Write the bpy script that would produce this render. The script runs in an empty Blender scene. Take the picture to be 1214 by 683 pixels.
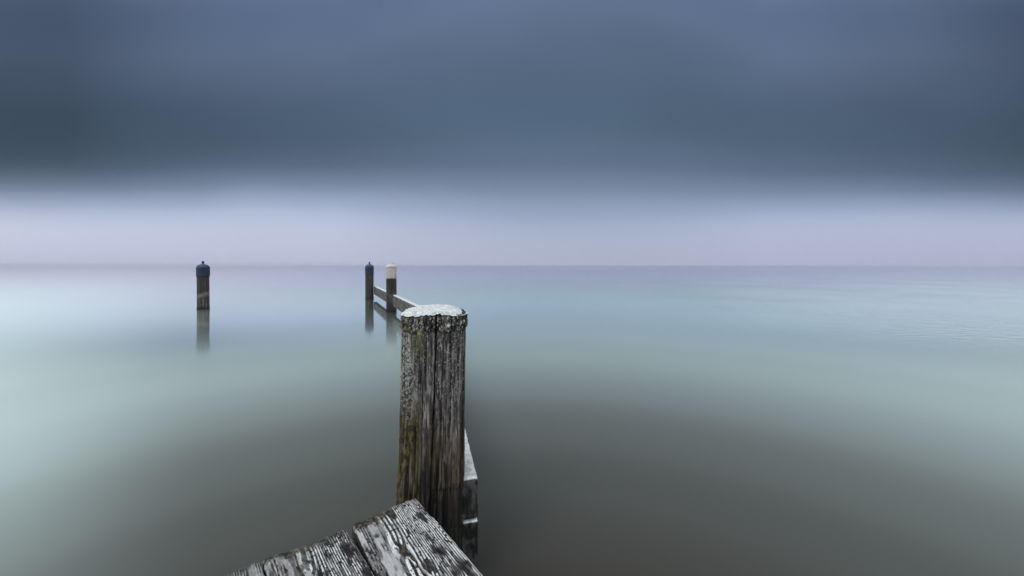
import bpy, math
import numpy as np

S = bpy.context.scene
COL = S.collection
H = 1.2            # camera height over the water (m)
F = 450.0          # focal length in photo pixels
DECK = 0.40        # deck top over the water (m)


def at(px, py, d):
    """photo pixel at distance d -> (X, Y, Z)"""
    return ((px - 607.0) / F * d, d, H - (py - 314.0) / F * d)


# ------------------------------------------------------------------ noise
def _hash(i, j, k, seed):
    n = (i * 374761393 + j * 668265263 + k * 2147483647 + seed * 1274126177) & 0xFFFFFFFF
    n = ((n ^ (n >> 13)) * 1274126177) & 0xFFFFFFFF
    n = ((n ^ (n >> 16)) * 2246822519) & 0xFFFFFFFF
    return ((n ^ (n >> 15)) & 0xFFFFFF) / float(0xFFFFFF)


def noise(x, y, z=0.0, seed=0):
    x, y, z = np.broadcast_arrays(np.asarray(x, float), np.asarray(y, float), np.asarray(z, float))
    xi, yi, zi = (np.floor(q).astype(np.int64) for q in (x, y, z))
    xf, yf, zf = x - xi, y - yi, z - zi
    u, v, w = (q * q * q * (q * (q * 6 - 15) + 10) for q in (xf, yf, zf))
    r = 0
    for a in (0, 1):
        for b in (0, 1):
            for c in (0, 1):
                h = _hash(xi + a, yi + b, zi + c, seed)
                r = r + h * (u if a else 1 - u) * (v if b else 1 - v) * (w if c else 1 - w)
    return r


def fbm(x, y, z=0.0, seed=0, oct=4, gain=0.5):
    t, amp, tot = 0, 1.0, 0
    for o in range(oct):
        t = t + amp * noise(np.asarray(x) * 2 ** o, np.asarray(y) * 2 ** o, np.asarray(z) * 2 ** o, seed + o * 17)
        tot += amp
        amp *= gain
    return t / tot


def sst(a, b, x):
    t = np.clip((x - a) / (b - a), 0, 1)
    return t * t * (3 - 2 * t)


def mixc(a, b, t):
    t = np.asarray(t)[..., None]
    return a * (1 - t) + b * t


# ---------------------------------------------------------------- objects
def tag(o, label=None, cat=None, group=None, kind=None):
    if label: o["label"] = label
    if cat: o["category"] = cat
    if group: o["group"] = group
    if kind: o["kind"] = kind
    return o


def empty(name, loc, label, cat, group=None):
    o = bpy.data.objects.new(name, None)
    o.empty_display_size = 0.1
    o.location = loc
    COL.objects.link(o)
    return tag(o, label, cat, group)


def mesh_obj(name, verts, faces, mat, parent=None, colour=None, smooth=True):
    me = bpy.data.meshes.new(name)
    me.from_pydata([tuple(map(float, v)) for v in verts], [], [tuple(map(int, f)) for f in faces])
    me.update()
    if smooth:
        me.polygons.foreach_set("use_smooth", [True] * len(me.polygons))
    if colour is not None:
        ca = me.color_attributes.new("tone", "FLOAT_COLOR", "POINT")
        c = np.ones((len(verts), 4), np.float32)
        c[:, :3] = colour
        ca.data.foreach_set("color", c.ravel())
    me.materials.append(mat)
    o = bpy.data.objects.new(name, me)
    COL.objects.link(o)
    if parent is not None:
        o.parent = parent
    return o


def grid_faces(nu, nv, wrap_u=False, off=0):
    f = []
    for j in range(nv - 1):
        for i in range(nu if wrap_u else nu - 1):
            a = j * nu + i
            b = j * nu + (i + 1) % nu
            f.append((off + a, off + b, off + b + nu, off + a + nu))
    return f


def lathe(profile, n=48):
    v, f = [], []
    for r, z in profile:
        for i in range(n):
            t = 2 * math.pi * i / n
            v.append((r * math.cos(t), r * math.sin(t), z))
    f = grid_faces(n, len(profile), True)
    f.append(tuple(range(n))[::-1])
    k = (len(profile) - 1) * n
    f.append(tuple(k + i for i in range(n)))
    return np.array(v), f


# -------------------------------------------------------------- materials
def new_mat(name):
    m = bpy.data.materials.new(name)
    m.use_nodes = True
    m.node_tree.nodes.clear()
    return m, m.node_tree.nodes, m.node_tree.links


def ramp(nodes, stops, interp='LINEAR'):
    r = nodes.new('ShaderNodeValToRGB')
    r.color_ramp.interpolation = interp
    e = r.color_ramp.elements
    while len(e) < len(stops):
        e.new(0.5)
    for el, (p, c) in zip(e, stops):
        el.position = p
        el.color = (c, c, c, 1) if not hasattr(c, '__len__') else (*c[:3], 1)
    return r


def math_node(nodes, links, op, a, b=None, clamp=False):
    n = nodes.new('ShaderNodeMath')
    n.operation = op
    n.use_clamp = clamp
    for i, q in enumerate((a, b)):
        if q is None: continue
        if isinstance(q, (int, float)): n.inputs[i].default_value = q
        else: links.new(q, n.inputs[i])
    return n.outputs[0]


def srgb(r, g, b):
    f = lambda c: (c / 255) / 12.92 if c <= 10 else ((c / 255 + 0.055) / 1.055) ** 2.4
    return np.array([f(r), f(g), f(b)])


def attr_mat(name, rough=0.85, grain=(300, 300, 30), amount=0.35, bump=0.0015, spec=0.2):
    """colour attribute x fine object-space noise, plus bump"""
    m, N, L = new_mat(name)
    at_ = N.new('ShaderNodeAttribute'); at_.attribute_name = 'tone'
    tc = N.new('ShaderNodeTexCoord')
    mp = N.new('ShaderNodeMapping'); mp.inputs['Scale'].default_value = grain
    L.new(tc.outputs['Object'], mp.inputs['Vector'])
    nz = N.new('ShaderNodeTexNoise'); nz.inputs['Scale'].default_value = 1; nz.inputs['Detail'].default_value = 4
    L.new(mp.outputs[0], nz.inputs['Vector'])
    r = ramp(N, [(0.3, 1 - amount), (0.7, 1 + amount)])
    r.color_ramp.elements[1].color = (1, 1, 1, 1)
    L.new(nz.outputs[0], r.inputs[0])
    mx = N.new('ShaderNodeMix'); mx.data_type = 'RGBA'; mx.blend_type = 'MULTIPLY'; mx.inputs[0].default_value = 1
    L.new(at_.outputs['Color'], mx.inputs[6]); L.new(r.outputs[0], mx.inputs[7])
    p = N.new('ShaderNodeBsdfPrincipled')
    p.inputs['Roughness'].default_value = rough
    p.inputs['Specular IOR Level'].default_value = spec
    L.new(mx.outputs[2], p.inputs['Base Color'])
    bp = N.new('ShaderNodeBump'); bp.inputs['Distance'].default_value = bump; bp.inputs['Strength'].default_value = 0.8
    L.new(nz.outputs[0], bp.inputs['Height']); L.new(bp.outputs[0], p.inputs['Normal'])
    o = N.new('ShaderNodeOutputMaterial'); L.new(p.outputs[0], o.inputs[0])
    return m


def frost_mat():
    m, N, L = new_mat('frost')
    tc = N.new('ShaderNodeTexCoord')
    n1 = N.new('ShaderNodeTexNoise'); n1.inputs['Scale'].default_value = 270; n1.inputs['Detail'].default_value = 5
    n2 = N.new('ShaderNodeTexNoise'); n2.inputs['Scale'].default_value = 60; n2.inputs['Detail'].default_value = 3
    for n in (n1, n2): L.new(tc.outputs['Object'], n.inputs['Vector'])
    r = ramp(N, [(0.30, (0.22, 0.235, 0.24)), (0.42, (0.52, 0.545, 0.56)), (0.62, (0.72, 0.76, 0.775))])
    L.new(n1.outputs[0], r.inputs[0])
    r2 = ramp(N, [(0.32, (0.55, 0.60, 0.62)), (0.62, (1, 1, 1))])
    L.new(n2.outputs[0], r2.inputs[0])
    mx = N.new('ShaderNodeMix'); mx.data_type = 'RGBA'; mx.blend_type = 'MULTIPLY'; mx.inputs[0].default_value = 1
    L.new(r.outputs[0], mx.inputs[6]); L.new(r2.outputs[0], mx.inputs[7])
    p = N.new('ShaderNodeBsdfPrincipled'); p.inputs['Roughness'].default_value = 0.7
    L.new(mx.outputs[2], p.inputs['Base Color'])
    bp = N.new('ShaderNodeBump'); bp.inputs['Distance'].default_value = 0.003; bp.inputs['Strength'].default_value = 0.9
    L.new(n1.outputs[0], bp.inputs['Height']); L.new(bp.outputs[0], p.inputs['Normal'])
    o = N.new('ShaderNodeOutputMaterial'); L.new(p.outputs[0], o.inputs[0])
    return m


def paint_mat(name, colour, dirt, rough=0.5):
    m, N, L = new_mat(name)
    tc = N.new('ShaderNodeTexCoord')
    mp = N.new('ShaderNodeMapping'); mp.inputs['Scale'].default_value = (25, 25, 5)
    L.new(tc.outputs['Object'], mp.inputs['Vector'])
    n = N.new('ShaderNodeTexNoise'); n.inputs['Scale'].default_value = 1; n.inputs['Detail'].default_value = 5
    L.new(mp.outputs[0], n.inputs['Vector'])
    r = ramp(N, [(0.3, dirt), (0.62, colour)])
    L.new(n.outputs[0], r.inputs[0])
    p = N.new('ShaderNodeBsdfPrincipled'); p.inputs['Roughness'].default_value = rough
    p.inputs['Specular IOR Level'].default_value = 0.3
    L.new(r.outputs[0], p.inputs['Base Color'])
    o = N.new('ShaderNodeOutputMaterial'); L.new(p.outputs[0], o.inputs[0])
    return m


WOOD = attr_mat('weathered_wood', grain=(420, 420, 40), amount=0.5)
PLANKWOOD = attr_mat('frosted_plank_wood', grain=(260, 260, 260), amount=0.3, bump=0.001)
POLEWOOD = attr_mat('dark_pole_wood', grain=(60, 60, 6), amount=0.45, bump=0.004)
FROST = frost_mat()
BLUE = paint_mat('blue_cap_paint', (0.004, 0.015, 0.048), (0.003, 0.010, 0.028))
BLUETOP = paint_mat('frosted_blue_cap', (0.040, 0.078, 0.15), (0.014, 0.034, 0.082), 0.7)
WHITE = paint_mat('white_cap_paint', (0.43, 0.395, 0.42), (0.30, 0.27, 0.29))
LIDWHITE = paint_mat('snowy_lid', (0.52, 0.50, 0.52), (0.40, 0.38, 0.40), 0.8)
IRON = paint_mat('dark_iron', (0.03, 0.03, 0.035), (0.015, 0.015, 0.018))


# ------------------------------------------------------------------ water
def build_water():
    m, N, L = new_mat('lake_water')
    geo = N.new('ShaderNodeNewGeometry')
    sx = N.new('ShaderNodeSeparateXYZ'); L.new(geo.outputs['Incoming'], sx.inputs[0])
    s = sx.outputs[2]                                      # sine of the grazing angle
    refl = ramp(N, WATER_REFL, 'CARDINAL'); L.new(s, refl.inputs[0])
    rough = ramp(N, WATER_ROUGH, 'CARDINAL'); L.new(s, rough.inputs[0])
    tint = ramp(N, WATER_TINT, 'B_SPLINE'); L.new(s, tint.inputs[0])
    # soft ripples left by a long exposure, livelier out to the right
    tc = N.new('ShaderNodeTexCoord')
    mp = N.new('ShaderNodeMapping'); mp.inputs['Rotation'].default_value = (0, 0, math.radians(-16))
    mp.inputs['Scale'].default_value = (3.2, 10.5, 1)
    L.new(tc.outputs['Object'], mp.inputs['Vector'])
    n1 = N.new('ShaderNodeTexNoise'); n1.inputs['Scale'].default_value = 1; n1.inputs['Detail'].default_value = 2.5
    L.new(mp.outputs[0], n1.inputs['Vector'])
    # patches where the ripples are felt
    n2 = N.new('ShaderNodeTexNoise'); n2.inputs['Scale'].default_value = 0.22; n2.inputs['Detail'].default_value = 2
    L.new(tc.outputs['Object'], n2.inputs['Vector'])
    sep = N.new('ShaderNodeSeparateXYZ'); L.new(tc.outputs['Object'], sep.inputs[0])
    right = math_node(N, L, 'MULTIPLY_ADD', sep.outputs[0], 0.07)
    right.node.inputs[2].default_value = 0.32
    right.node.use_clamp = True
    patch = ramp(N, [(0.35, 0.3), (0.65, 1.0)]); L.new(n2.outputs[0], patch.inputs[0])
    far = math_node(N, L, 'MULTIPLY_ADD', sep.outputs[1], 0.25)
    far.node.inputs[2].default_value = -0.6
    far.node.use_clamp = True
    st = math_node(N, L, 'MULTIPLY', right, patch.outputs[0])
    st = math_node(N, L, 'MULTIPLY', st, far)
    st = math_node(N, L, 'MULTIPLY', st, RIPPLE)
    bp = N.new('ShaderNodeBump'); bp.inputs['Distance'].default_value = 0.02
    L.new(n1.outputs[0], bp.inputs['Height']); L.new(st, bp.inputs['Strength'])
    calm = N.new('ShaderNodeBsdfGlossy')                   # still water between the wavelets
    L.new(rough.outputs[0], calm.inputs['Roughness'])
    wavy = N.new('ShaderNodeBsdfGlossy')                   # the wavelets averaged by the long exposure
    wavy.inputs['Color'].default_value = (*WATER_WAVY, 1); wavy.inputs['Roughness'].default_value = 0.62
    for q in (calm, wavy): L.new(bp.outputs[0], q.inputs['Normal'])
    wv = ramp(N, WATER_SHARE, 'B_SPLINE'); L.new(s, wv.inputs[0])
    # brightness painted in by bearing: broader reflection and paler tint to both sides
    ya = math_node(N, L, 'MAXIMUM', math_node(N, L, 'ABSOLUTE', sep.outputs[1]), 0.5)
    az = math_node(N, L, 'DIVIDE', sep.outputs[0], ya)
    side_sheen = ramp(N, SIDE_SHEEN, 'B_SPLINE'); L.new(math_node(N, L, 'MULTIPLY_ADD', az, 0.25), side_sheen.inputs[0])
    side_sheen.inputs[0].links[0].from_node.inputs[2].default_value = 0.5
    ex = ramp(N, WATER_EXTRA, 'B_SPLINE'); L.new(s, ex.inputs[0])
    share = math_node(N, L, 'ADD', wv.outputs[0], math_node(N, L, 'MULTIPLY', side_sheen.outputs[0], ex.outputs[0]), True)
    side_pale = ramp(N, SIDE_PALE, 'EASE'); L.new(side_sheen.inputs[0].links[0].from_socket, side_pale.inputs[0])
    tm = N.new('ShaderNodeMix'); tm.data_type = 'RGBA'
    L.new(side_pale.outputs[0], tm.inputs[0]); L.new(tint.outputs[0], tm.inputs[6]); tm.inputs[7].default_value = (0.99, 1.0, 0.99, 1)
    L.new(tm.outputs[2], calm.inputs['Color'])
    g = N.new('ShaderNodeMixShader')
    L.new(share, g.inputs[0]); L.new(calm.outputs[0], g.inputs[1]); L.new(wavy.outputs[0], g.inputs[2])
    d = N.new('ShaderNodeBsdfDiffuse'); d.inputs['Color'].default_value = (*WATER_BODY, 1)
    mx = N.new('ShaderNodeMixShader')
    gl = ramp(N, GLEAM, 'B_SPLINE'); L.new(s, gl.inputs[0])  # added reflectivity that paints a gleam on the water at the left
    lf = ramp(N, [(0.15, 1.0), (0.31, 0.0)], 'EASE'); L.new(side_sheen.inputs[0].links[0].from_socket, lf.inputs[0])
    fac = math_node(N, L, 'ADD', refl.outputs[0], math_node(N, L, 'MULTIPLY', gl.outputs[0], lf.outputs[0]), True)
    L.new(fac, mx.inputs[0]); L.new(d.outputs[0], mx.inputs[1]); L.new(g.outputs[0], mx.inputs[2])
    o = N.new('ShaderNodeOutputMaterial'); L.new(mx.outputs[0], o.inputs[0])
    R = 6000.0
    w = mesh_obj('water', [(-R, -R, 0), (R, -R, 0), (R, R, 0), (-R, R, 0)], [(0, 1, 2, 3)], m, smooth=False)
    tag(w, kind='structure')


WATER_REFL = [(0.0, 0.97), (0.10, 0.97), (0.14, 0.93), (0.17, 0.84), (0.20, 0.66), (0.26, 0.40), (0.34, 0.18), (0.44, 0.075), (0.53, 0.035), (0.64, 0.0)]
WATER_ROUGH = [(0.0, 0.07), (0.10, 0.065), (0.18, 0.10), (0.30, 0.30)]
WATER_TINT = [(0.0, (0.80, 0.81, 0.91)), (0.04, (0.77, 0.80, 0.88)), (0.07, (0.73, 0.87, 0.81)), (0.10, (0.84, 1.0, 0.93)), (0.14, (0.88, 1.0, 0.93)), (0.3, (0.88, 1.0, 0.94))]
WATER_SHARE = [(0.0, 0.0), (0.04, 0.01), (0.08, 0.02), (0.12, 0.02), (0.15, 0.085), (0.18, 0.30), (0.22, 0.62), (0.28, 0.9), (0.4, 1.0)]
SIDE_SHEEN = [(0.16, 1.0), (0.24, 0.48), (0.285, 0.10), (0.33, 0.0), (0.58, 0.0), (0.84, 0.8)]        # position = 0.5 + 0.25 x/y
SIDE_PALE = [(0.22, 1.0), (0.50, 0.0), (0.60, 0.0), (0.84, 0.7)]
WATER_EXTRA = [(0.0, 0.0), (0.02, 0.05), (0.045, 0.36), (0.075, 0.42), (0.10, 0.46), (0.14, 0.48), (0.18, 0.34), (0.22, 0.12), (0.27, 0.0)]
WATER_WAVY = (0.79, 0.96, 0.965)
WATER_BODY = (0.045, 0.045, 0.042)
RIPPLE = 0.55
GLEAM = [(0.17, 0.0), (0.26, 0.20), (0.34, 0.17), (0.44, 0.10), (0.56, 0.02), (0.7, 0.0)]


# -------------------------------------------------------------------- sky
SUN_EL, SUN_AZ = math.radians(48), math.radians(215)   # azimuth clockwise from +Y


def build_world():
    w = bpy.data.worlds.new('World')
    S.world = w
    w.use_nodes = True
    N, L = w.node_tree.nodes, w.node_tree.links
    N.clear()
    sky = N.new('ShaderNodeTexSky'); sky.sky_type = 'NISHITA'; sky.sun_disc = False
    sky.sun_elevation = SUN_EL; sky.sun_rotation = SUN_AZ
    bg0 = N.new('ShaderNodeBackground'); bg0.inputs[1].default_value = 0.1
    L.new(sky.outputs[0], bg0.inputs[0])
    tc = N.new('ShaderNodeTexCoord')
    sep = N.new('ShaderNodeSeparateXYZ'); L.new(tc.outputs['Generated'], sep.inputs[0])
    x, y, z = sep.outputs
    yy = math_node(N, L, 'MAXIMUM', y, 0.12)
    t = math_node(N, L, 'DIVIDE', z, yy)               # the cloud bank's straight edge out over the lake
    a = math_node(N, L, 'DIVIDE', x, yy)
    # slow wobble of the bank
    cb = N.new('ShaderNodeCombineXYZ'); L.new(a, cb.inputs[0]); L.new(t, cb.inputs[1])
    mp = N.new('ShaderNodeMapping'); mp.inputs['Scale'].default_value = (1.1, 2.2, 1); mp.inputs['Location'].default_value = (3.7, 1.3, 0)
    L.new(cb.outputs[0], mp.inputs['Vector'])
    n1 = N.new('ShaderNodeTexNoise'); n1.inputs['Scale'].default_value = 1.3; n1.inputs['Detail'].default_value = 3.0; n1.inputs['Roughness'].default_value = 0.45
    L.new(mp.outputs[0], n1.inputs['Vector'])
    nm = math_node(N, L, 'SUBTRACT', n1.outputs[0], 0.5)
    wob = math_node(N, L, 'MULTIPLY', nm, 0.06)
    t2 = math_node(N, L, 'ADD', t, wob)
    la = math_node(N, L, 'MULTIPLY_ADD', a, -0.016); la.node.inputs[2].default_value = -0.004
    la = math_node(N, L, 'MINIMUM', math_node(N, L, 'MAXIMUM', la, 0.0), 0.007)
    t2 = math_node(N, L, 'SUBTRACT', t2, la)
    # a paler, more drawn-out fall of mist straight ahead
    ce = math_node(N, L, 'MULTIPLY_ADD', math_node(N, L, 'MULTIPLY', math_node(N, L, 'ADD', a, -0.10), math_node(N, L, 'ADD', a, -0.10)), -3.2)
    ce.node.inputs[2].default_value = 1.0
    ce = math_node(N, L, 'MAXIMUM', ce, 0.0)
    k_ = math_node(N, L, 'MULTIPLY_ADD', ce, -0.30); k_.node.inputs[2].default_value = 1.0
    t2 = math_node(N, L, 'ADD', math_node(N, L, 'MULTIPLY', math_node(N, L, 'SUBTRACT', t2, 0.20), k_), 0.20)
    u = math_node(N, L, 'DIVIDE', t2, 2.0, clamp=True)
    c = lambda *q: tuple(srgb(*q))
    r = ramp(N, [(0.0, c(177, 183, 208)), (0.016, c(181, 187, 212)), (0.05, c(181, 190, 214)), (0.071, c(166, 178, 206)),
                 (0.094, c(134, 149, 175)), (0.118, c(103, 120, 144)), (0.145, c(87, 106, 128)), (0.175, c(81, 101, 123)),
                 (0.22, c(87, 106, 130)), (0.27, c(98, 116, 143)), (0.35, c(107, 126, 156)),
                 (0.40, c(150, 165, 185)), (0.47, (0.85, 0.9, 0.92)), (0.60, (1.55, 1.6, 1.6))], 'CARDINAL')
    L.new(u, r.inputs[0])
    # darker shoulders left and right, soft cloud texture
    a2 = math_node(N, L, 'SUBTRACT', a, 0.12)
    a2 = math_node(N, L, 'MULTIPLY', a2, a2)
    sh = math_node(N, L, 'MULTIPLY', a2, -0.30)
    sh = math_node(N, L, 'MAXIMUM', sh, -0.5)
    up = ramp(N, [(0.04, 0.0), (0.09, 0.4), (0.14, 1.0), (0.36, 1.0), (0.5, 0.0)], 'CARDINAL'); L.new(u, up.inputs[0])
    sh = math_node(N, L, 'MULTIPLY', sh, up.outputs[0])
    nn = math_node(N, L, 'MULTIPLY', nm, 0.32)
    nn = math_node(N, L, 'MULTIPLY', nn, up.outputs[0])
    gain = math_node(N, L, 'ADD', sh, nn)
    gain = math_node(N, L, 'ADD', gain, math_node(N, L, 'MULTIPLY', math_node(N, L, 'MULTIPLY', ce, -0.12), math_node(N, L, 'SUBTRACT', 1.0, up.outputs[0])))
    gain = math_node(N, L, 'ADD', gain, 1.0)
    # the bright band is a little warmer and brighter to the left
    low = math_node(N, L, 'SUBTRACT', 1.0, up.outputs[0])
    lf = math_node(N, L, 'MULTIPLY', a, -0.13)
    lf = math_node(N, L, 'MULTIPLY', lf, low)
    lf = math_node(N, L, 'MINIMUM', lf, 0.20)
    lf = math_node(N, L, 'MAXIMUM', lf, -0.07)
    zen = ramp(N, [(0.38, 0.0), (0.5, 1.0)]); L.new(u, zen.inputs[0])
    sd = math_node(N, L, 'ABSOLUTE', math_node(N, L, 'ADD', a, -0.1))
    sd = math_node(N, L, 'MULTIPLY', math_node(N, L, 'SUBTRACT', sd, 0.25), 0.55)
    sd = math_node(N, L, 'MINIMUM', math_node(N, L, 'MAXIMUM', sd, 0.0), 0.75)
    gain = math_node(N, L, 'ADD', gain, math_node(N, L, 'MULTIPLY', sd, zen.outputs[0]))  # unseen upper sky brightened towards the sides to light the water
    gr = math_node(N, L, 'MULTIPLY_ADD', lf, 1.05); L.new(gain, gr.node.inputs[2])
    gg = math_node(N, L, 'MULTIPLY_ADD', lf, 0.95); L.new(gain, gg.node.inputs[2])
    gb = math_node(N, L, 'MULTIPLY_ADD', lf, 0.7); L.new(gain, gb.node.inputs[2])
    gc = N.new('ShaderNodeCombineXYZ')
    for i, q in enumerate((gr, gg, gb)): L.new(q, gc.inputs[i])
    mul = N.new('ShaderNodeMix'); mul.data_type = 'RGBA'; mul.blend_type = 'MULTIPLY'; mul.inputs[0].default_value = 1
    mul.clamp_result = False
    L.new(r.outputs[0], mul.inputs[6]); L.new(gc.outputs[0], mul.inputs[7])
    # behind the camera: open pale overcast
    bk = math_node(N, L, 'MULTIPLY_ADD', y, -2.5); bk.node.inputs[2].default_value = 0.15; bk.node.use_clamp = True
    m2 = N.new('ShaderNodeMix'); m2.data_type = 'RGBA'
    L.new(bk, m2.inputs[0]); L.new(mul.outputs[2], m2.inputs[6]); m2.inputs[7].default_value = (1.0, 1.03, 1.05, 1)
    bg1 = N.new('ShaderNodeBackground'); bg1.inputs[1].default_value = 1.0
    L.new(m2.outputs[2], bg1.inputs[0])
    mx = N.new('ShaderNodeMixShader'); mx.inputs[0].default_value = 0.97   # nearly closed cloud over the clear sky
    L.new(bg0.outputs[0], mx.inputs[1]); L.new(bg1.outputs[0], mx.inputs[2])
    o = N.new('ShaderNodeOutputWorld'); L.new(mx.outputs[0], o.inputs[0])

    ld = bpy.data.lights.new('sun', 'SUN'); ld.energy = 1.0; ld.angle = math.radians(25); ld.color = (1.0, 0.97, 0.93)
    lo = bpy.data.objects.new('sun', ld); COL.objects.link(lo)
    dx, dy, dz = math.sin(SUN_AZ) * math.cos(SUN_EL), math.cos(SUN_AZ) * math.cos(SUN_EL), math.sin(SUN_EL)
    from mathutils import Vector
    lo.rotation_euler = Vector((dx, dy, dz)).to_track_quat('Z', 'Y').to_euler()
    lo.location = (dx * 20, dy * 20, dz * 20)


def build_haze():
    m, N, L = new_mat('lake_haze')
    v = N.new('ShaderNodeVolumePrincipled')
    v.inputs['Color'].default_value = (0.745, 0.80, 0.985, 1)
    v.inputs['Density'].default_value = HAZE
    v.inputs['Anisotropy'].default_value = 0.0
    o = N.new('ShaderNodeOutputMaterial'); L.new(v.outputs[0], o.inputs['Volume'])
    R, z0, z1 = 6100.0, -2.0, 2.6
    vs = [(x, y, z) for z in (z0, z1) for (x, y) in ((-R, -R), (R, -R), (R, R), (-R, R))]
    fs = [(3, 2, 1, 0), (4, 5, 6, 7), (0, 1, 5, 4), (1, 2, 6, 5), (2, 3, 7, 6), (3, 0, 4, 7)]
    h = mesh_obj('haze', vs, fs, m, smooth=False)
    tag(h, kind='stuff')


HAZE = 0.0011


# ------------------------------------------------------------ mooring post
def build_post():
    D0 = 1.470                                # centre distance
    cx0 = (507.4 - 607) / F * 1.37
    ztop = 1.018
    root = empty('mooring_post', (cx0, D0, 0), 'thick weathered grey wooden post with a snowy top and mossy foot beside the jetty planks', 'post')
    root.rotation_euler = (0, 0, math.radians(10))
    NT, NZ = 460, 560
    th = np.linspace(0, 2 * np.pi, NT, endpoint=False)
    zz = np.concatenate([np.linspace(-0.9, 0.2, 50, endpoint=False), np.linspace(0.2, ztop, NZ - 50)])
    T, Z = np.meshgrid(th, zz)
    ce, se = np.cos(T), np.sin(T)
    p = 3.4
    rad = (np.abs(ce) ** p + np.abs(se) ** p) ** (-1 / p)
    half = 0.1185
    R0 = rad * half
    # angle from the camera-facing side; q = sideways coordinate on the front face (m)
    q = R0 * ce
    arc = T * half * 1.15
    front = se < 0
    # noise sampled on the ring so that it closes
    nx, ny = ce * half, se * half
    nf = lambda f, fz, seed, o=3: fbm(nx * f, ny * f, Z * fz, seed, o)
    g_fine = nf(260, 7, 3)
    g_mid = nf(110, 3.2, 5)
    g_big = nf(34, 2.0, 9)
    ridge = 1 - np.abs(2 * nf(75, 1.8, 21, 2) - 1)          # thin drying checks
    crk = sst(0.90, 0.985, ridge) * sst(0.42, 0.6, nf(26, 1.4, 33, 2))
    ridge2 = 1 - np.abs(2 * nf(150, 3.5, 22, 2) - 1)
    crk2 = sst(0.88, 0.97, ridge2) * sst(0.38, 0.55, nf(30, 5, 37, 2))
    # main check a little right of the middle, a shorter one to its right
    w1 = 0.0045 + (fbm(Z * 9, 0.5, 0, 41) - 0.5) * 0.006
    c1 = 0.006 + (fbm(Z * 3.0, 0.1, 0, 43, 3) - 0.5) * 0.012 - 0.004 * sst(0.9, 0.5, Z)
    main = np.exp(-((q - c1) / (0.0017 + 0.0012 * sst(0.85, 1.0, Z))) ** 2) * front * (0.35 + 0.65 * sst(0.45, 0.62, Z))
    c2 = 0.064 + (fbm(Z * 4.0, 3.1, 0, 47, 3) - 0.5) * 0.012
    sec = np.exp(-((q - c2) / 0.0018) ** 2) * front * sst(0.80, 0.90, Z)
    c3 = -0.028 + (fbm(Z * 4.0, 5.1, 0, 49, 3) - 0.5) * 0.016
    thr = np.exp(-((q - c3) / 0.0014) ** 2) * front * sst(0.97, 0.90, Z) * sst(0.74, 0.82, Z)
    # frayed, swollen rim at the top
    edge = ztop - 0.056 + (nf(60, 2, 61) - 0.5) * 0.024
    rim = sst(edge - 0.006, edge + 0.006, Z)
    disp = (g_mid - 0.5) * 0.0045 + (g_fine - 0.5) * 0.0045 + (g_big - 0.5) * 0.010
    disp = disp - crk * 0.006 - crk2 * 0.003 - main * 0.030 - sec * 0.014 - thr * 0.008
    disp = disp + rim * (0.0045 + (nf(120, 70, 63) - 0.45) * 0.012 + (nf(200, 25, 64, 2) - 0.5) * 0.004)
    low = sst(0.62, 0.30, Z)
    disp = disp + low * 0.004 + sst(0.47, 0.38, Z) * (ce < -0.2) * 0.004
    # broken face low on the right: the outer layer has come off
    brk = ((fbm(nx * 40, ny * 40, Z * 9, 71) - 0.5) * 0.12 + 0.42 - q * 0.25)
    off = sst(brk + 0.006, brk - 0.006, Z) * front * sst(-0.035, -0.01, q)
    disp = disp - off * 0.004
    topround = sst(ztop - 0.012, ztop, Z)
    R = R0 + disp - topround * 0.008
    lean = (Z - 0.75) * 0.020
    V = np.stack([R * ce + lean, R * se, Z + 0 * T], -1)

    # ---- colour of the wood itself
    C = np.zeros(T.shape + (3,))
    grey = np.array([0.205, 0.188, 0.190]); pale = np.array([0.30, 0.285, 0.285]); dark = np.array([0.030, 0.028, 0.030])
    tone = 0.55 * g_mid + 0.45 * g_fine
    C[:] = mixc(dark, grey, sst(0.30, 0.60, tone))
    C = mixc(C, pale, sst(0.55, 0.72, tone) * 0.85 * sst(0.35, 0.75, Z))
    blot = nf(22, 5, 81)
    C = C * (0.62 + 0.75 * sst(0.35, 0.62, blot))[..., None]
    # broken black flecks and pale splinters along the grain
    fk = nf(300, 36, 82, 3)
    C = mixc(C, np.array([0.014, 0.013, 0.014]), sst(0.52, 0.64, fk) * 0.62)
    fk2 = nf(260, 30, 83, 3)
    C = mixc(C, np.array([0.40, 0.385, 0.385]), sst(0.58, 0.70, fk2) * 0.65 * sst(0.3, 0.75, Z))
    ln_ = 1 - np.abs(2 * nf(190, 1.5, 85, 2) - 1)
    C = mixc(C, np.array([0.010, 0.009, 0.010]), sst(0.80, 0.94, ln_) * 0.92 * sst(0.34, 0.46, nf(40, 4, 86, 2)))
    wk = nf(120, 9, 84, 2)
    C = mixc(C, np.array([0.02, 0.019, 0.021]), sst(0.60, 0.70, wk) * 0.8)
    # the right side's shade painted in; wood also darker towards the foot
    dark_wood = np.clip(sst(0.80, 0.46, Z + (blot - 0.5) * 0.3) * 0.74 + 0.22 * sst(0.02, 0.10, q) * front, 0, 0.9)
    C = mixc(C, C * 0.30, dark_wood)
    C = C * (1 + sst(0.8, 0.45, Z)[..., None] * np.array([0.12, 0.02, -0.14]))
    # crusty pale lichen on the left side
    lz = sst(-0.046, -0.074, q + (nf(50, 10, 90) - 0.5) * 0.05) * sst(0.60, 0.72, Z + (blot - 0.5) * 0.2)
    speck = nf(240, 190, 91, 2)
    C = mixc(C, C * 0.35, lz * 0.75)
    C = mixc(C, np.array([0.34, 0.355, 0.335]), lz * sst(0.49, 0.58, speck) * 0.95)
    sp2 = sst(0.66, 0.74, nf(300, 220, 92, 2)) * 0.5 * sst(0.5, 0.8, Z)
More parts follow.
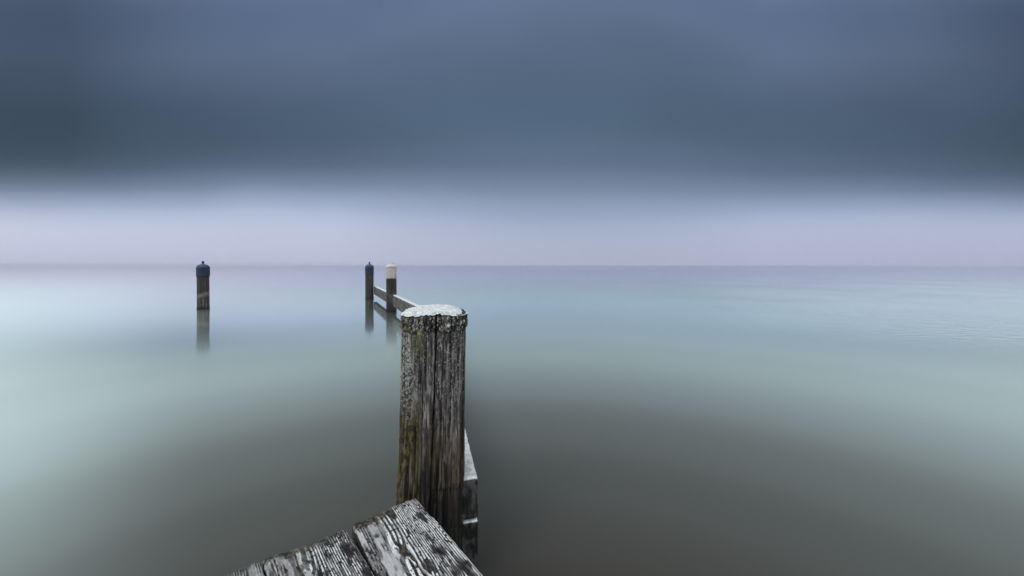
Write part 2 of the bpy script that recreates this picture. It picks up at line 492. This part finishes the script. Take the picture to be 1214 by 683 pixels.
    C = mixc(C, np.array([0.5, 0.5, 0.48]), sp2)
    # moss: olive stripe left of the middle, brown-yellow low on the left edge
    mz = sst(0.055, 0.028, np.abs(q + 0.055)) * front * sst(0.52, 0.66, nf(45, 4, 95)) * 0.8
    C = mixc(C, np.array([0.10, 0.10, 0.045]), mz)
    ml = sst(-0.03, -0.075, q + (nf(60, 8, 97) - 0.5) * 0.07) * sst(0.78, 0.60, Z) * sst(0.33, 0.50, nf(90, 22, 98))
    C = mixc(C, mixc(np.array([0.030, 0.025, 0.009]), np.array([0.145, 0.112, 0.034]), sst(0.48, 0.66, nf(160, 60, 99))), ml * 0.9)
    mc = np.exp(-((q - 0.012) / 0.02) ** 2) * front * sst(0.66, 0.54, Z) * sst(0.40, 0.50, Z) * sst(0.48, 0.60, nf(90, 10, 101))
    C = mixc(C, np.array([0.075, 0.062, 0.025]), mc * 0.8)
    mr = np.exp(-((q - 0.100) / 0.022) ** 2) * np.exp(-((Z - 0.46) / 0.045) ** 2) * sst(0.42, 0.6, nf(140, 60, 103))
    C = mixc(C, np.array([0.11, 0.07, 0.035]), np.clip(mr * 0.9, 0, 1))
    # rim: dark crust with rust and frost flecks
    rc = mixc(np.array([0.020, 0.019, 0.017]), np.array([0.115, 0.108, 0.095]), sst(0.46, 0.66, nf(150, 30, 105)))
    rc = mixc(rc, np.array([0.24, 0.16, 0.08]), sst(0.62, 0.72, nf(120, 60, 106)) * (q < -0.02) * 0.7)
    rc = mixc(rc, np.array([0.6, 0.62, 0.62]), sst(0.60, 0.70, nf(330, 190, 107)) * 0.7)
    rc = mixc(rc, np.array([0.010, 0.010, 0.010]), sst(0.55, 0.66, nf(130, 40, 108)) * 0.8)
    C = mixc(C, C * 0.35, np.exp(-((Z - edge) / 0.006) ** 2) * 0.8)  # shadow line under the rim, painted into the wood colour
    C = mixc(C, rc, rim)
    C = mixc(C, np.array([0.34, 0.32, 0.10]), np.exp(-((q + 0.05) / 0.008) ** 2 - ((Z - edge + 0.003) / 0.006) ** 2) * front)
    C = mixc(C, np.array([0.7, 0.7, 0.6]), np.exp(-((q - 0.048) / 0.005) ** 2 - ((Z - ztop + 0.036) / 0.005) ** 2) * front)
    # frost flecks caught in the main check
    C = mixc(C, C * 0.2, np.clip(crk * 0.8 + crk2 * 0.6, 0, 1))
    C = mixc(C, np.array([0.010, 0.009, 0.010]), np.clip(main * 1.3 + sec * 1.1 + thr, 0, 1))
    fl = main * (np.exp(-((Z - 0.735) / 0.02) ** 2) + np.exp(-((Z - 0.69) / 0.012) ** 2) * 1.0 + 0.7 * np.exp(-((Z - 0.62) / 0.01) ** 2))
    C = mixc(C, np.array([0.45, 0.52, 0.42]), np.clip(fl * 1.2, 0, 1) * sst(0.4, 0.55, nf(200, 120, 109)))
    C = mixc(C, C * 0.6, off * 0.6)
    # tide-dark foot
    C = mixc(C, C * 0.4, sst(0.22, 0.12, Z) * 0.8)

    verts = V.reshape(-1, 3)
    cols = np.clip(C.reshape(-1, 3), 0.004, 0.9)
    faces = grid_faces(NT, len(zz), True)
    # end grain disc on top
    n = len(verts)
    ring = (len(zz) - 1) * NT
    verts = np.vstack([verts, [[(ztop - 0.75) * 0.02, 0, ztop]]])
    cols = np.vstack([cols, [[0.1, 0.1, 0.1]]])
    faces += [(ring + i, ring + (i + 1) % NT, n) for i in range(NT)]
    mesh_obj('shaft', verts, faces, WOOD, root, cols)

    # snow: a low uneven dome, ragged along the rim
    NS, NR = 300, 60
    ts = np.linspace(0, 2 * np.pi, NS, endpoint=False)
    rr = np.linspace(0, 1, NR) ** 0.8
    TT, RR = np.meshgrid(ts, rr)
    c_, s_ = np.cos(TT), np.sin(TT)
    out = (np.abs(c_) ** p + np.abs(s_) ** p) ** (-1 / p) * (half + 0.005)
    rag = out * (1 - 0.01 + (fbm(c_ * 9, s_ * 9, 0, 201, 4) - 0.5) * 0.10)
    X_, Y_ = rag * RR * c_, rag * RR * s_
    dome = (1 - RR ** 5)
    hgt = dome * (0.0125 + 0.006 * (fbm(X_ * 22, Y_ * 22, 0, 203, 3) - 0.5) * 2) + (fbm(X_ * 170, Y_ * 170, 0, 205, 3) - 0.5) * 0.005
    hgt = hgt - 0.010 * sst(0.9, 1.0, RR) * fbm(c_ * 14, s_ * 14, 0, 207, 3)
    hgt = hgt + 0.007 * np.exp(-((X_ - 0.01) / 0.05) ** 2) - 0.014 * sst(0.055, 0.12, X_)
    Zs = ztop + np.maximum(hgt, -0.006) + 0.003
    SV = np.stack([X_ + (ztop - 0.75) * 0.02, Y_, Zs], -1).reshape(-1, 3)
    sf = grid_faces(NS, NR, True)
    # close the underside
    k = len(SV)
    SV = np.vstack([SV, [[(ztop - 0.75) * 0.02, 0, ztop - 0.012]]])
    sf += [((NR - 1) * NS + (i + 1) % NS, (NR - 1) * NS + i, k) for i in range(NS)]
    mesh_obj('snow_cap', SV, sf, FROST, root)


# ------------------------------------------------------------------ jetty
U = np.array([-0.632, 0.775]); U = U / np.linalg.norm(U)      # along the planks, out over the lake
NRM = np.array([U[1], -U[0]])                                  # to the right of the planks
CORNER = np.array(at(493, 591, 1.30)[:2])


def build_jetty():
    root = empty('wooden_jetty', (CORNER[0], CORNER[1], 0), 'jetty deck of ridged frosted wooden planks at the foot of the big post', 'jetty')

    def plank(v_off, width, u_off, du_skew, seed, zoff, length=1.9, yaw=lambda u: 0.021 * np.minimum(u, 0.45), flare=0.0):
        NV = 230
        us = np.concatenate([np.linspace(0, 0.62, 520, endpoint=False), np.linspace(0.62, length, 60)])
        vs = np.linspace(0, width, NV)                         # 0 = right edge, growing to the left
        Vv, Uu = np.meshgrid(vs, us)
        # knots bend the grain
        rng = np.random.RandomState(seed)
        warp = 0.012 * (fbm(Uu * 2.2, Vv * 7, 0, seed, 3) - 0.5) + 0.006 * (fbm(Uu * 9, Vv * 20, 0, seed + 3, 2) - 0.5)
        knots = KNOTS[seed]
        kd = np.zeros_like(Uu)
        for (ku, kv, kr) in knots:
            du, dv = (Uu - ku), (Vv - kv)
            g = np.exp(-(du / (kr * 3.2)) ** 2 - (dv / (kr * 1.5)) ** 2)
            warp = warp + np.sign(dv) * g * kr * 0.6
            kd = np.maximum(kd, np.exp(-((du / (kr * 1.35)) ** 2 + (dv / kr) ** 2) ** 2))
        per = 0.0056 + 0.0020 * sst(width * 0.35, width * 0.85, Vv)
        ph = (Vv + warp) / per + 1.2 * fbm(Uu * 1.5, Vv * 30, 0, seed + 5, 2)
        ln = 0.5 + 0.5 * np.cos(2 * np.pi * ph)
        amp = 0.45 + 0.75 * noise(np.floor(ph + 0.5) * 3.17, Uu * 5, 0, seed + 7)
        rdg = sst(0.30, 0.70, ln) * np.clip(amp, 0, 1)
        rough = fbm(Uu * 90, Vv * 240, 0, seed + 9, 3)
        # worn away, flat and dirty patches
        wear = sst(WEAR[seed], WEAR[seed] + 0.10, fbm(Uu * 10, Vv * 40, 0, seed + 11, 4))
        endwear = sst(0.055, 0.008, Uu + (fbm(Uu * 40, Vv * 38, 0, seed + 13, 3) - 0.5) * 0.06) * ENDW[seed](Vv / width)
        flat = FLAT[seed](Uu, Vv / width)
        crackl = 1 - np.abs(2 * fbm(Uu * 3.0, (Vv + warp) * 42, 0, seed + 15, 2) - 1)
        crack = sst(0.955, 0.99, crackl) * sst(0.45, 0.6, fbm(Uu * 6, Vv * 12, 0, seed + 16, 2))
        keep = (1 - wear * 0.75) * (1 - flat * 0.8)
        h = 0.0026 * (rdg - 0.5) * keep + 0.0016 * (rough - 0.5) - 0.0022 * wear - 0.006 * crack - 0.004 * kd - 0.003 * endwear
        h = h + 0.007 * (fbm(Uu * 6, Vv * 11, 0, seed + 17, 2) - 0.5)
        ed = np.minimum(Vv, width - Vv)
        edn = 0.006 + 0.010 * (fbm(Uu * 30, Vv * 6, 0, seed + 19, 3) - 0.4)
        h = h - 0.006 * (1 - np.clip(ed / np.maximum(edn, 0.002), 0, 1)) ** 2
        h = h - 0.004 * (1 - np.clip(Uu / 0.010, 0, 1)) ** 2
        # colours: dark damp wood, frost lying on the ridges
        dark_wood = np.array([0.012, 0.012, 0.013]); grey = np.array([0.09, 0.088, 0.092]); frost = np.array([0.64, 0.672, 0.70])
        C = mixc(dark_wood, grey, sst(0.35, 0.7, rough) * 0.9)
        patch = fbm(Uu * 11, Vv * 20, 0, seed + 21, 3)
        fr = sst(0.35, 0.75, rdg) * keep * sst(0.20, 0.38, patch) * sst(0.24, 0.40, rough)
        fr = fr * (1 - endwear * 0.9) * (1 - kd)
        flatfr = flat * sst(0.42, 0.56, fbm(Uu * 12, Vv * 105, 0, seed + 23, 4)) * 0.62 * (1 - endwear)
        C = mixc(C, frost, np.clip(np.maximum(fr * (0.62 + 0.6 * sst(0.35, 0.6, fbm(Uu * 30, Vv * 160, 0, seed + 24, 3))), flatfr) * FROSTAMT[seed], 0, 1))
        C = mixc(C, dark_wood * 0.8, np.clip(wear * 0.85 * (1 - flat * 0.5) + crack, 0, 1))
        C = mixc(C, np.array([0.022, 0.020, 0.020]), kd * 0.9)
        C = mixc(C, mixc(np.array([0.020, 0.019, 0.018]), np.array([0.11, 0.10, 0.075]), sst(0.5, 0.7, fbm(Uu * 120, Vv * 120, 0, seed + 25, 3))), endwear)
        tan = sst(0.64, 0.72, fbm(Uu * 70, Vv * 90, 0, seed + 27, 3)) * sst(0.45, 0.6, patch)
        C = mixc(C, np.array([0.24, 0.20, 0.15]), tan * 0.22)
        rimf = (1 - np.clip(ed / 0.004, 0, 1)) * sst(0.42, 0.58, fbm(Uu * 60, Vv * 10, 0, seed + 29, 3))
        C = mixc(C, np.array([0.6, 0.62, 0.63]), rimf * 0.6)
        # ragged end
        rag = 0.010 * (fbm(Vv * 60, 0.3, 0, seed + 31, 4) - 0.5) * sst(0.05, 0.0, Uu)
        uu = Uu - rag + u_off + du_skew * (Vv / width)
        vv = Vv + v_off + 0.004 * (fbm(Uu * 7, (Vv > width / 2) * 5.0, 0, seed + 33, 3) - 0.5) * (1 - np.clip(ed / 0.03, 0, 1))
        vv = vv + yaw(Uu) + flare * Vv * np.minimum(Uu, 0.45)
        P = -uu[..., None] * U - vv[..., None] * NRM
        Zt = DECK + zoff + h
        top = np.concatenate([P, Zt[..., None]], -1).reshape(-1, 3)
        nu = len(us)
        faces = [f[::-1] for f in grid_faces(NV, nu)]
        # skirt down to the underside
        border = [i for i in range(NV)] + [j * NV + NV - 1 for j in range(1, nu)] + \
                 [(nu - 1) * NV + i for i in range(NV - 2, -1, -1)] + [j * NV for j in range(nu - 2, 0, -1)]
        verts = [top]; cols = [C.reshape(-1, 3)]
        prev = border; base = len(top)
        for s in range(1, 9):
            q = top[border].copy()
            f = s / 8
            q[:, 2] = q[:, 2] * (1 - f) + (DECK + zoff - 0.050) * f
            jit = (fbm(q[:, 0] * 40, q[:, 1] * 40, q[:, 2] * 130, seed + 41, 3) - 0.5) * 0.005
            q[:, 0] += jit; q[:, 1] += jit
            verts.append(q)
            cols.append(np.ones((len(border), 1)) * np.array([0.05, 0.048, 0.045]) * (0.5 + fbm(q[:, 0] * 90, q[:, 1] * 90, q[:, 2] * 200, seed + 43, 3))[:, None])
            cur = [base + i for i in range(len(border))]
            nb = len(border)
            faces += [(prev[i], prev[(i + 1) % nb], cur[(i + 1) % nb], cur[i]) for i in range(nb)]
            prev = cur; base += nb
        faces.append(tuple(prev))
        return mesh_obj('plank', np.vstack(verts), faces, PLANKWOOD, root, np.clip(np.vstack(cols), 0.004, 0.9))

    splay = lambda u: np.maximum(-0.036 * u, 0.047 * np.minimum(u, 0.46) - 0.0205)
    plank(0.000, 0.208, 0.000, 0.000, 1, 0.008, flare=0.125)
    plank(0.232, 0.208, 0.0136, -0.021, 2, 0.006, yaw=splay)
    plank(0.445, 0.205, -0.002, 0.006, 3, 0.010, yaw=splay)
    # bearer under the planks, spiked to the post
    bw = np.array([[-0.02, 0.14, DECK - 0.19], [0.62, 0.14, DECK - 0.19]])
    rough_board('bearer', (-0.14 * U[0] + 0.03 * -NRM[0], -0.14 * U[1] + 0.03 * -NRM[1], DECK - 0.125), tuple(-NRM), 0.62, 0.09, 0.145, root, 301, None)


def rough_board(name, start, direction, length, thick, height, parent, seed, snow, tone=(0.085, 0.083, 0.080), pale=(0.26, 0.255, 0.25), fine=None, slope=0.0):
    """a sawn board: start = centre of its near end, direction in plan"""
    d = np.array(direction, float); d /= np.linalg.norm(d)
    nr = np.array([d[1], -d[0]])
    nl = int(fine or max(24, length / 0.03))
    m = 14
    # rounded rectangle profile
    prof = []
    a, b = thick / 2, height / 2
    def seg(p0, p1, n): prof.extend([(p0[0] + (p1[0] - p0[0]) * i / n, p0[1] + (p1[1] - p0[1]) * i / n) for i in range(n)])
    c = min(0.006, a * 0.3)
    seg((-a + c, b), (a - c, b), 8); seg((a - c, b), (a, b - c), 2); seg((a, b - c), (a, -b + c), m)
    seg((a, -b + c), (a - c, -b), 2); seg((a - c, -b), (-a + c, -b), 8); seg((-a + c, -b), (-a, -b + c), 2)
    seg((-a, -b + c), (-a, b - c), m); seg((-a, b - c), (-a + c, b), 2)
    prof = np.array(prof); n = len(prof)
    # rounded end faces: a few shrinking rings at each end
    ss = np.linspace(0, length, nl)
    rings = [(0.0, f) for f in (0.15, 0.4, 0.65, 0.85)] + [(0.0, 0.965)] + [(max(s, 0.004) if i == 0 else s, 1.0) for i, s in enumerate(ss[:-1])] + [(length - 0.004, 1.0), (length, 0.965)] + [(length, f) for f in (0.6, 0.2)]
    V, C = [], []
    tone, pale = np.array(tone), np.array(pale)
    for s, f in rings:
        y = prof[:, 0] * f; z = prof[:, 1] * f
        endf = 1.0 if f < 1 else 0.0
        nz_ = fbm(s * 3 + z * 2, y * 60 + 5, z * 60, seed, 3)
        j = (nz_ - 0.5) * 0.006
        sj = (fbm(y * 50, z * 50, s * 3, seed + 7, 3) - 0.5) * 0.010 * endf
        P = np.outer(np.ones(n) * s + sj, d) + np.outer(y + j * np.sign(prof[:, 0]), nr) + np.array(start)[:2]
        V.append(np.column_stack([P, start[2] + z + j * np.sign(prof[:, 1]) + slope * s]))
        t = sst(0.42, 0.64, fbm(s * (14 if not endf else 5), y * 70 + 3, z * (55 if not endf else 30), seed + 3, 4))
        C.append(mixc(tone * 0.55, pale, t * (0.8 if not endf else 0.55)))
    V = np.vstack(V); C = np.vstack(C)
    k = len(rings)
    faces = grid_faces(n, k, True)
    faces.append(tuple(range(n))[::-1]); faces.append(tuple((k - 1) * n + i for i in range(n)))
    o = mesh_obj(name, V, faces, POLEWOOD if fine is None else WOOD, parent, np.clip(C, 0.004, 0.9))
    if snow:
        nw = 12
        sl = np.linspace(0.002, length - 0.002, max(60, int(length / 0.012)))
        wv = np.linspace(-1, 1, nw)
        W, L_ = np.meshgrid(wv, sl)
        inset = a - 0.002 - 0.010 * np.maximum(0, fbm(L_ * 18, np.sign(W) * 3, 0, seed + 11, 3) - 0.45)
        yv = W * inset
        hz = snow * (1 - np.abs(W) ** 3) * (0.6 + 0.8 * fbm(L_ * 20, yv * 30, 0, seed + 13, 3)) + (fbm(L_ * 150, yv * 150, 0, seed + 15, 2) - 0.5) * 0.003
        hz = hz * np.clip(np.minimum(L_, length - L_) / 0.012, 0, 1) + 0.001
        P = L_[..., None] * d + yv[..., None] * nr + np.array(start)[:2]
        Zs = start[2] + b + 0.002 + np.maximum(hz, 0.0005) + slope * L_
        SV = np.concatenate([P, Zs[..., None]], -1).reshape(-1, 3)
        sf = [q[::-1] for q in grid_faces(nw, len(sl))]
        border = list(range(nw)) + [j * nw + nw - 1 for j in range(1, len(sl))] + [(len(sl) - 1) * nw + i for i in range(nw - 2, -1, -1)] + [j * nw for j in range(len(sl) - 2, 0, -1)]
        q = SV[border].copy(); q[:, 2] = start[2] + b - 0.004 + slope * ((q[:, :2] - np.array(start)[:2]) @ d)
        base = len(SV); nb = len(border)
        SV = np.vstack([SV, q])
        sf += [(border[i], border[(i + 1) % nb], base + (i + 1) % nb, base + i) for i in range(nb)]
        sf.append(tuple(base + i for i in range(nb)))
        mesh_obj('snow', SV, sf, FROST, o)
    return o


KNOTS = {1: [(0.205, 0.128, 0.010), (0.385, 0.10, 0.016), (0.10, 0.165, 0.008)], 2: [(0.16, 0.12, 0.012), (0.30, 0.06, 0.012)], 3: [(0.2, 0.1, 0.012)]}
ENDW = {1: lambda v: 0.25 + 0.75 * sst(0.35, 0.62, v), 2: lambda v: 0.55 + 0.45 * v, 3: lambda v: 0.3 + 0 * v}
FLAT = {1: lambda u, v: 0.9 * sst(0.66, 0.84, v + (fbm(u * 8, v * 3, 0, 401, 3) - 0.5) * 0.3),
        2: lambda u, v: 0.65 * sst(0.45, 0.7, v + (fbm(u * 10, v * 3, 0, 402, 3) - 0.5) * 0.4),
        3: lambda u, v: 0.6 + 0 * v}
FROSTAMT = {1: 1.0, 2: 0.9, 3: 0.9}
WEAR = {1: 0.64, 2: 0.58, 3: 0.64}


# ------------------------------------------------------------ capped poles
def build_poles():
    grp = 'capped mooring poles'

    def pole(px, d, diam, ztop, zcap, cap_kind, label, seed, tilt=0.0):
        X = (px - 607) / F * d
        root = empty('mooring_pole', (X, d, 0), label, 'pole', grp)
        root.rotation_euler = (0, tilt, 0)
        r = diam / 2
        NT, NZ = 72, 110
        th = np.linspace(0, 2 * np.pi, NT, endpoint=False)
        zz = np.linspace(-0.9, zcap + 0.03, NZ)
        T, Z = np.meshgrid(th, zz)
        ce, se = np.cos(T), np.sin(T)
        g = fbm(ce * 7, se * 7, Z * 1.4, seed, 4)
        g2 = fbm(ce * 22, se * 22, Z * 3.0, seed + 3, 3)
        R = r * (1 + (g - 0.5) * 0.08 + (g2 - 0.5) * 0.05)
        R = R + 0.006 * np.exp(-((Z - 0.03) / 0.03) ** 2)
        R = R - 0.012 * sst(zcap - 0.01, zcap + 0.01, Z)
        V = np.stack([R * ce, R * se, Z + 0 * T], -1).reshape(-1, 3)
        t = sst(0.34, 0.66, 0.5 * g + 0.5 * g2)
        if cap_kind == 'white':
            C = mixc(np.array([0.008, 0.008, 0.007]), np.array([0.060, 0.058, 0.055]), t)
            C = mixc(C, np.array([0.16, 0.16, 0.15]), sst(0.52, 0.66, fbm(ce * 9, se * 9, Z * 9, seed + 5, 4)) * np.exp(-((Z - 0.32) / 0.13) ** 2) * 0.8)
        else:
            C = mixc(np.array([0.015, 0.013, 0.012]), np.array([0.085, 0.077, 0.073]), t)
        if seed == 11:
            # worn pale patch with a slanting edge and a waterline crust
            e = 0.37 + 0.05 * ce + (fbm(ce * 6, se * 6, Z * 6, 31, 3) - 0.5) * 0.08
            C = mixc(C, np.array([0.20, 0.19, 0.18]), np.exp(-((Z - e) / 0.055) ** 2) * 0.8)
            C = mixc(C, np.array([0.16, 0.155, 0.15]), sst(0.5, 0.62, fbm(ce * 9, se * 9, Z * 7, 33, 4)) * sst(0.33, 0.22, Z) * 0.6)
        C = mixc(C, np.array([0.014, 0.014, 0.013]), sst(0.10, 0.02, Z + (g2 - 0.5) * 0.08))
        fc = grid_faces(NT, NZ, True)
        fc.append(tuple((NZ - 1) * NT + i for i in range(NT)))
        mesh_obj('shaft', V, fc, POLEWOOD, root, np.clip(C.reshape(-1, 3), 0.004, 0.9))
        rc = r + (0.008 if cap_kind == 'white' else 0.014 if seed == 11 else 0.009)
        hc = ztop - zcap
        if cap_kind == 'blue':
            pr = [(rc - 0.014, zcap), (rc, zcap), (rc + 0.003, zcap + 0.01), (rc + 0.001, zcap + 0.02), (rc, zcap + hc * 0.62), (rc + 0.004, zcap + hc * 0.66), (rc + 0.002, zcap + hc * 0.72)]
            v, f = lathe(pr); cap = mesh_obj('cap', v, f, BLUE, root)
            q0 = zcap + hc * 0.72
            pr = [(rc + 0.001, q0), (rc - 0.010, q0 + hc * 0.10), (rc * 0.72, q0 + hc * 0.20), (rc * 0.40, q0 + hc * 0.27), (rc * 0.12, q0 + hc * 0.29)]
            v, f = lathe(pr); mesh_obj('dome', v, f, BLUETOP, cap)
            q1 = q0 + hc * 0.27
            pr = [(0.022, q1), (0.020, q1 + 0.03), (0.032, q1 + 0.045), (0.034, q1 + 0.065), (0.018, q1 + 0.085), (0.004, q1 + 0.09)]
            v, f = lathe(pr, 20); mesh_obj('knob', v, f, IRON, cap)
        else:
            # white sleeve of upright staves under a lipped lid
            n = 96
            prf = [zcap, zcap + 0.008] + list(np.linspace(zcap + 0.03, zcap + hc * 0.68, 8))
            v = []
            for i, z in enumerate(prf):
                for j in range(n):
                    a = 2 * math.pi * j / n
                    rr = rc - 0.006 - 0.006 * abs(math.sin(a * 8)) ** 8 - (0.01 if i == 0 else 0)
                    v.append((rr * math.cos(a), rr * math.sin(a), z))
            f = grid_faces(n, len(prf), True)
            f.append(tuple(range(n))[::-1]); f.append(tuple((len(prf) - 1) * n + j for j in range(n)))
            cap = mesh_obj('cap', v, f, WHITE, root)
            q0 = zcap + hc * 0.69
            pr = [(rc - 0.02, q0), (rc + 0.004, q0), (rc + 0.006, q0 + 0.012), (rc + 0.005, q0 + hc * 0.12), (rc - 0.005, q0 + hc * 0.17), (rc * 0.66, q0 + hc * 0.20), (0.07, q0 + hc * 0.23)]
            v, f = lathe(pr); mesh_obj('lid', v, f, LIDWHITE, cap)
            q1 = q0 + hc * 0.21
            pr = [(0.075, q1), (0.07, q1 + 0.03), (0.045, q1 + 0.05), (0.01, q1 + 0.058)]
            v, f = lathe(pr, 24); mesh_obj('knob', v, f, WHITE, cap)
        return root

    z_of = lambda py, d: H - (py - 314) / F * d
    d = 10.30
    pole(241.0, d, 0.270, z_of(313.2, d), z_of(327.8, d), 'blue', 'blue capped wooden mooring pole standing alone in the water at the left', 11, tilt=math.radians(-0.4))
    d = 13.50
    pole(438.0, d, 0.275, z_of(313.4, d), z_of(325.0, d), 'blue', 'blue capped wooden mooring pole at the far end of the snowy rail', 13)
    d = 9.78
    pole(464.0, d, 0.255, z_of(311.6, d), z_of(330.4, d), 'white', 'white capped dark mooring pole between the two ends of the snowy rail', 15)


def build_rails():
    # far rail: from the farther blue pole, past the back of the white pole, to the bend hidden by the big post
    ztop = 0.42
    p0 = np.array(at(445.0, 0, 13.72)[:2])
    bend = np.array([-1.33, 6.25])
    dirf = (p0 - bend)
    L_ = np.linalg.norm(dirf)
    c = bend
    root = empty('guide_rail', (0, 0, 0), 'long snowy wooden rail joining the blue and white capped poles over the water', 'rail', 'guide rails on the mooring posts')
    o = rough_board('board', (c[0], c[1], ztop - 0.14), tuple(dirf), L_, 0.10, 0.28, root, 501, 0.012, tone=(0.075, 0.075, 0.072), pale=(0.24, 0.24, 0.235))
    # near rail: two boards one above the other along the right side of the big post
    root2 = empty('guide_rail', (0, 0, 0), 'snow topped double board rail fixed to the right side of the big weathered post', 'rail', 'guide rails on the mooring posts')
    de = 1.44
    e = np.array(at(566.6, 0, de)[:2])
    dn = np.array([-0.232, 1.0]); dn /= np.linalg.norm(dn)
    nr = np.array([dn[1], -dn[0]])
    th = 0.062
    st = e - nr * th / 2
    zt = at(0, 567.5, de)[2]; zm = at(0, 616, de)[2]; zb = at(0, 661.5, de)[2]
    Ln = 4.75
    rough_board('board', (st[0], st[1], (zt + zm + 0.006) / 2), tuple(dn), Ln, th, zt - zm - 0.006, root2, 511, 0.006, fine=420, tone=(0.03, 0.03, 0.03), pale=(0.15, 0.15, 0.15), slope=0.0)
    st2 = st - dn * 0.003
    rough_board('board', (st2[0], st2[1], (zm - 0.006 + zb) / 2), tuple(dn), Ln, th, zm - 0.006 - zb, root2, 521, 0.002, fine=420, tone=(0.02, 0.02, 0.02), pale=(0.11, 0.11, 0.11))


# ------------------------------------------------------------------ build
build_world()
build_water()
build_haze()
build_post()
build_jetty()
build_poles()
build_rails()

cam = bpy.data.cameras.new('camera')
cam.sensor_width = 36
cam.lens = 36 * F / 1214
cam.shift_y = -(341.5 - 314) / 1214
cam.clip_start = 0.02
cam.clip_end = 20000
co = bpy.data.objects.new('camera', cam)
co.location = (0, 0, H)
co.rotation_euler = (math.radians(90), 0, 0)
COL.objects.link(co)
S.camera = co

S.view_settings.view_transform = 'Standard'
S.view_settings.look = 'None'
S.view_settings.exposure = 0
S.view_settings.gamma = 1
S.view_settings.use_curve_mapping = False
S.cycles.max_bounces = 8
S.cycles.use_denoising = True
S.cycles.denoising_input_passes = 'RGB'
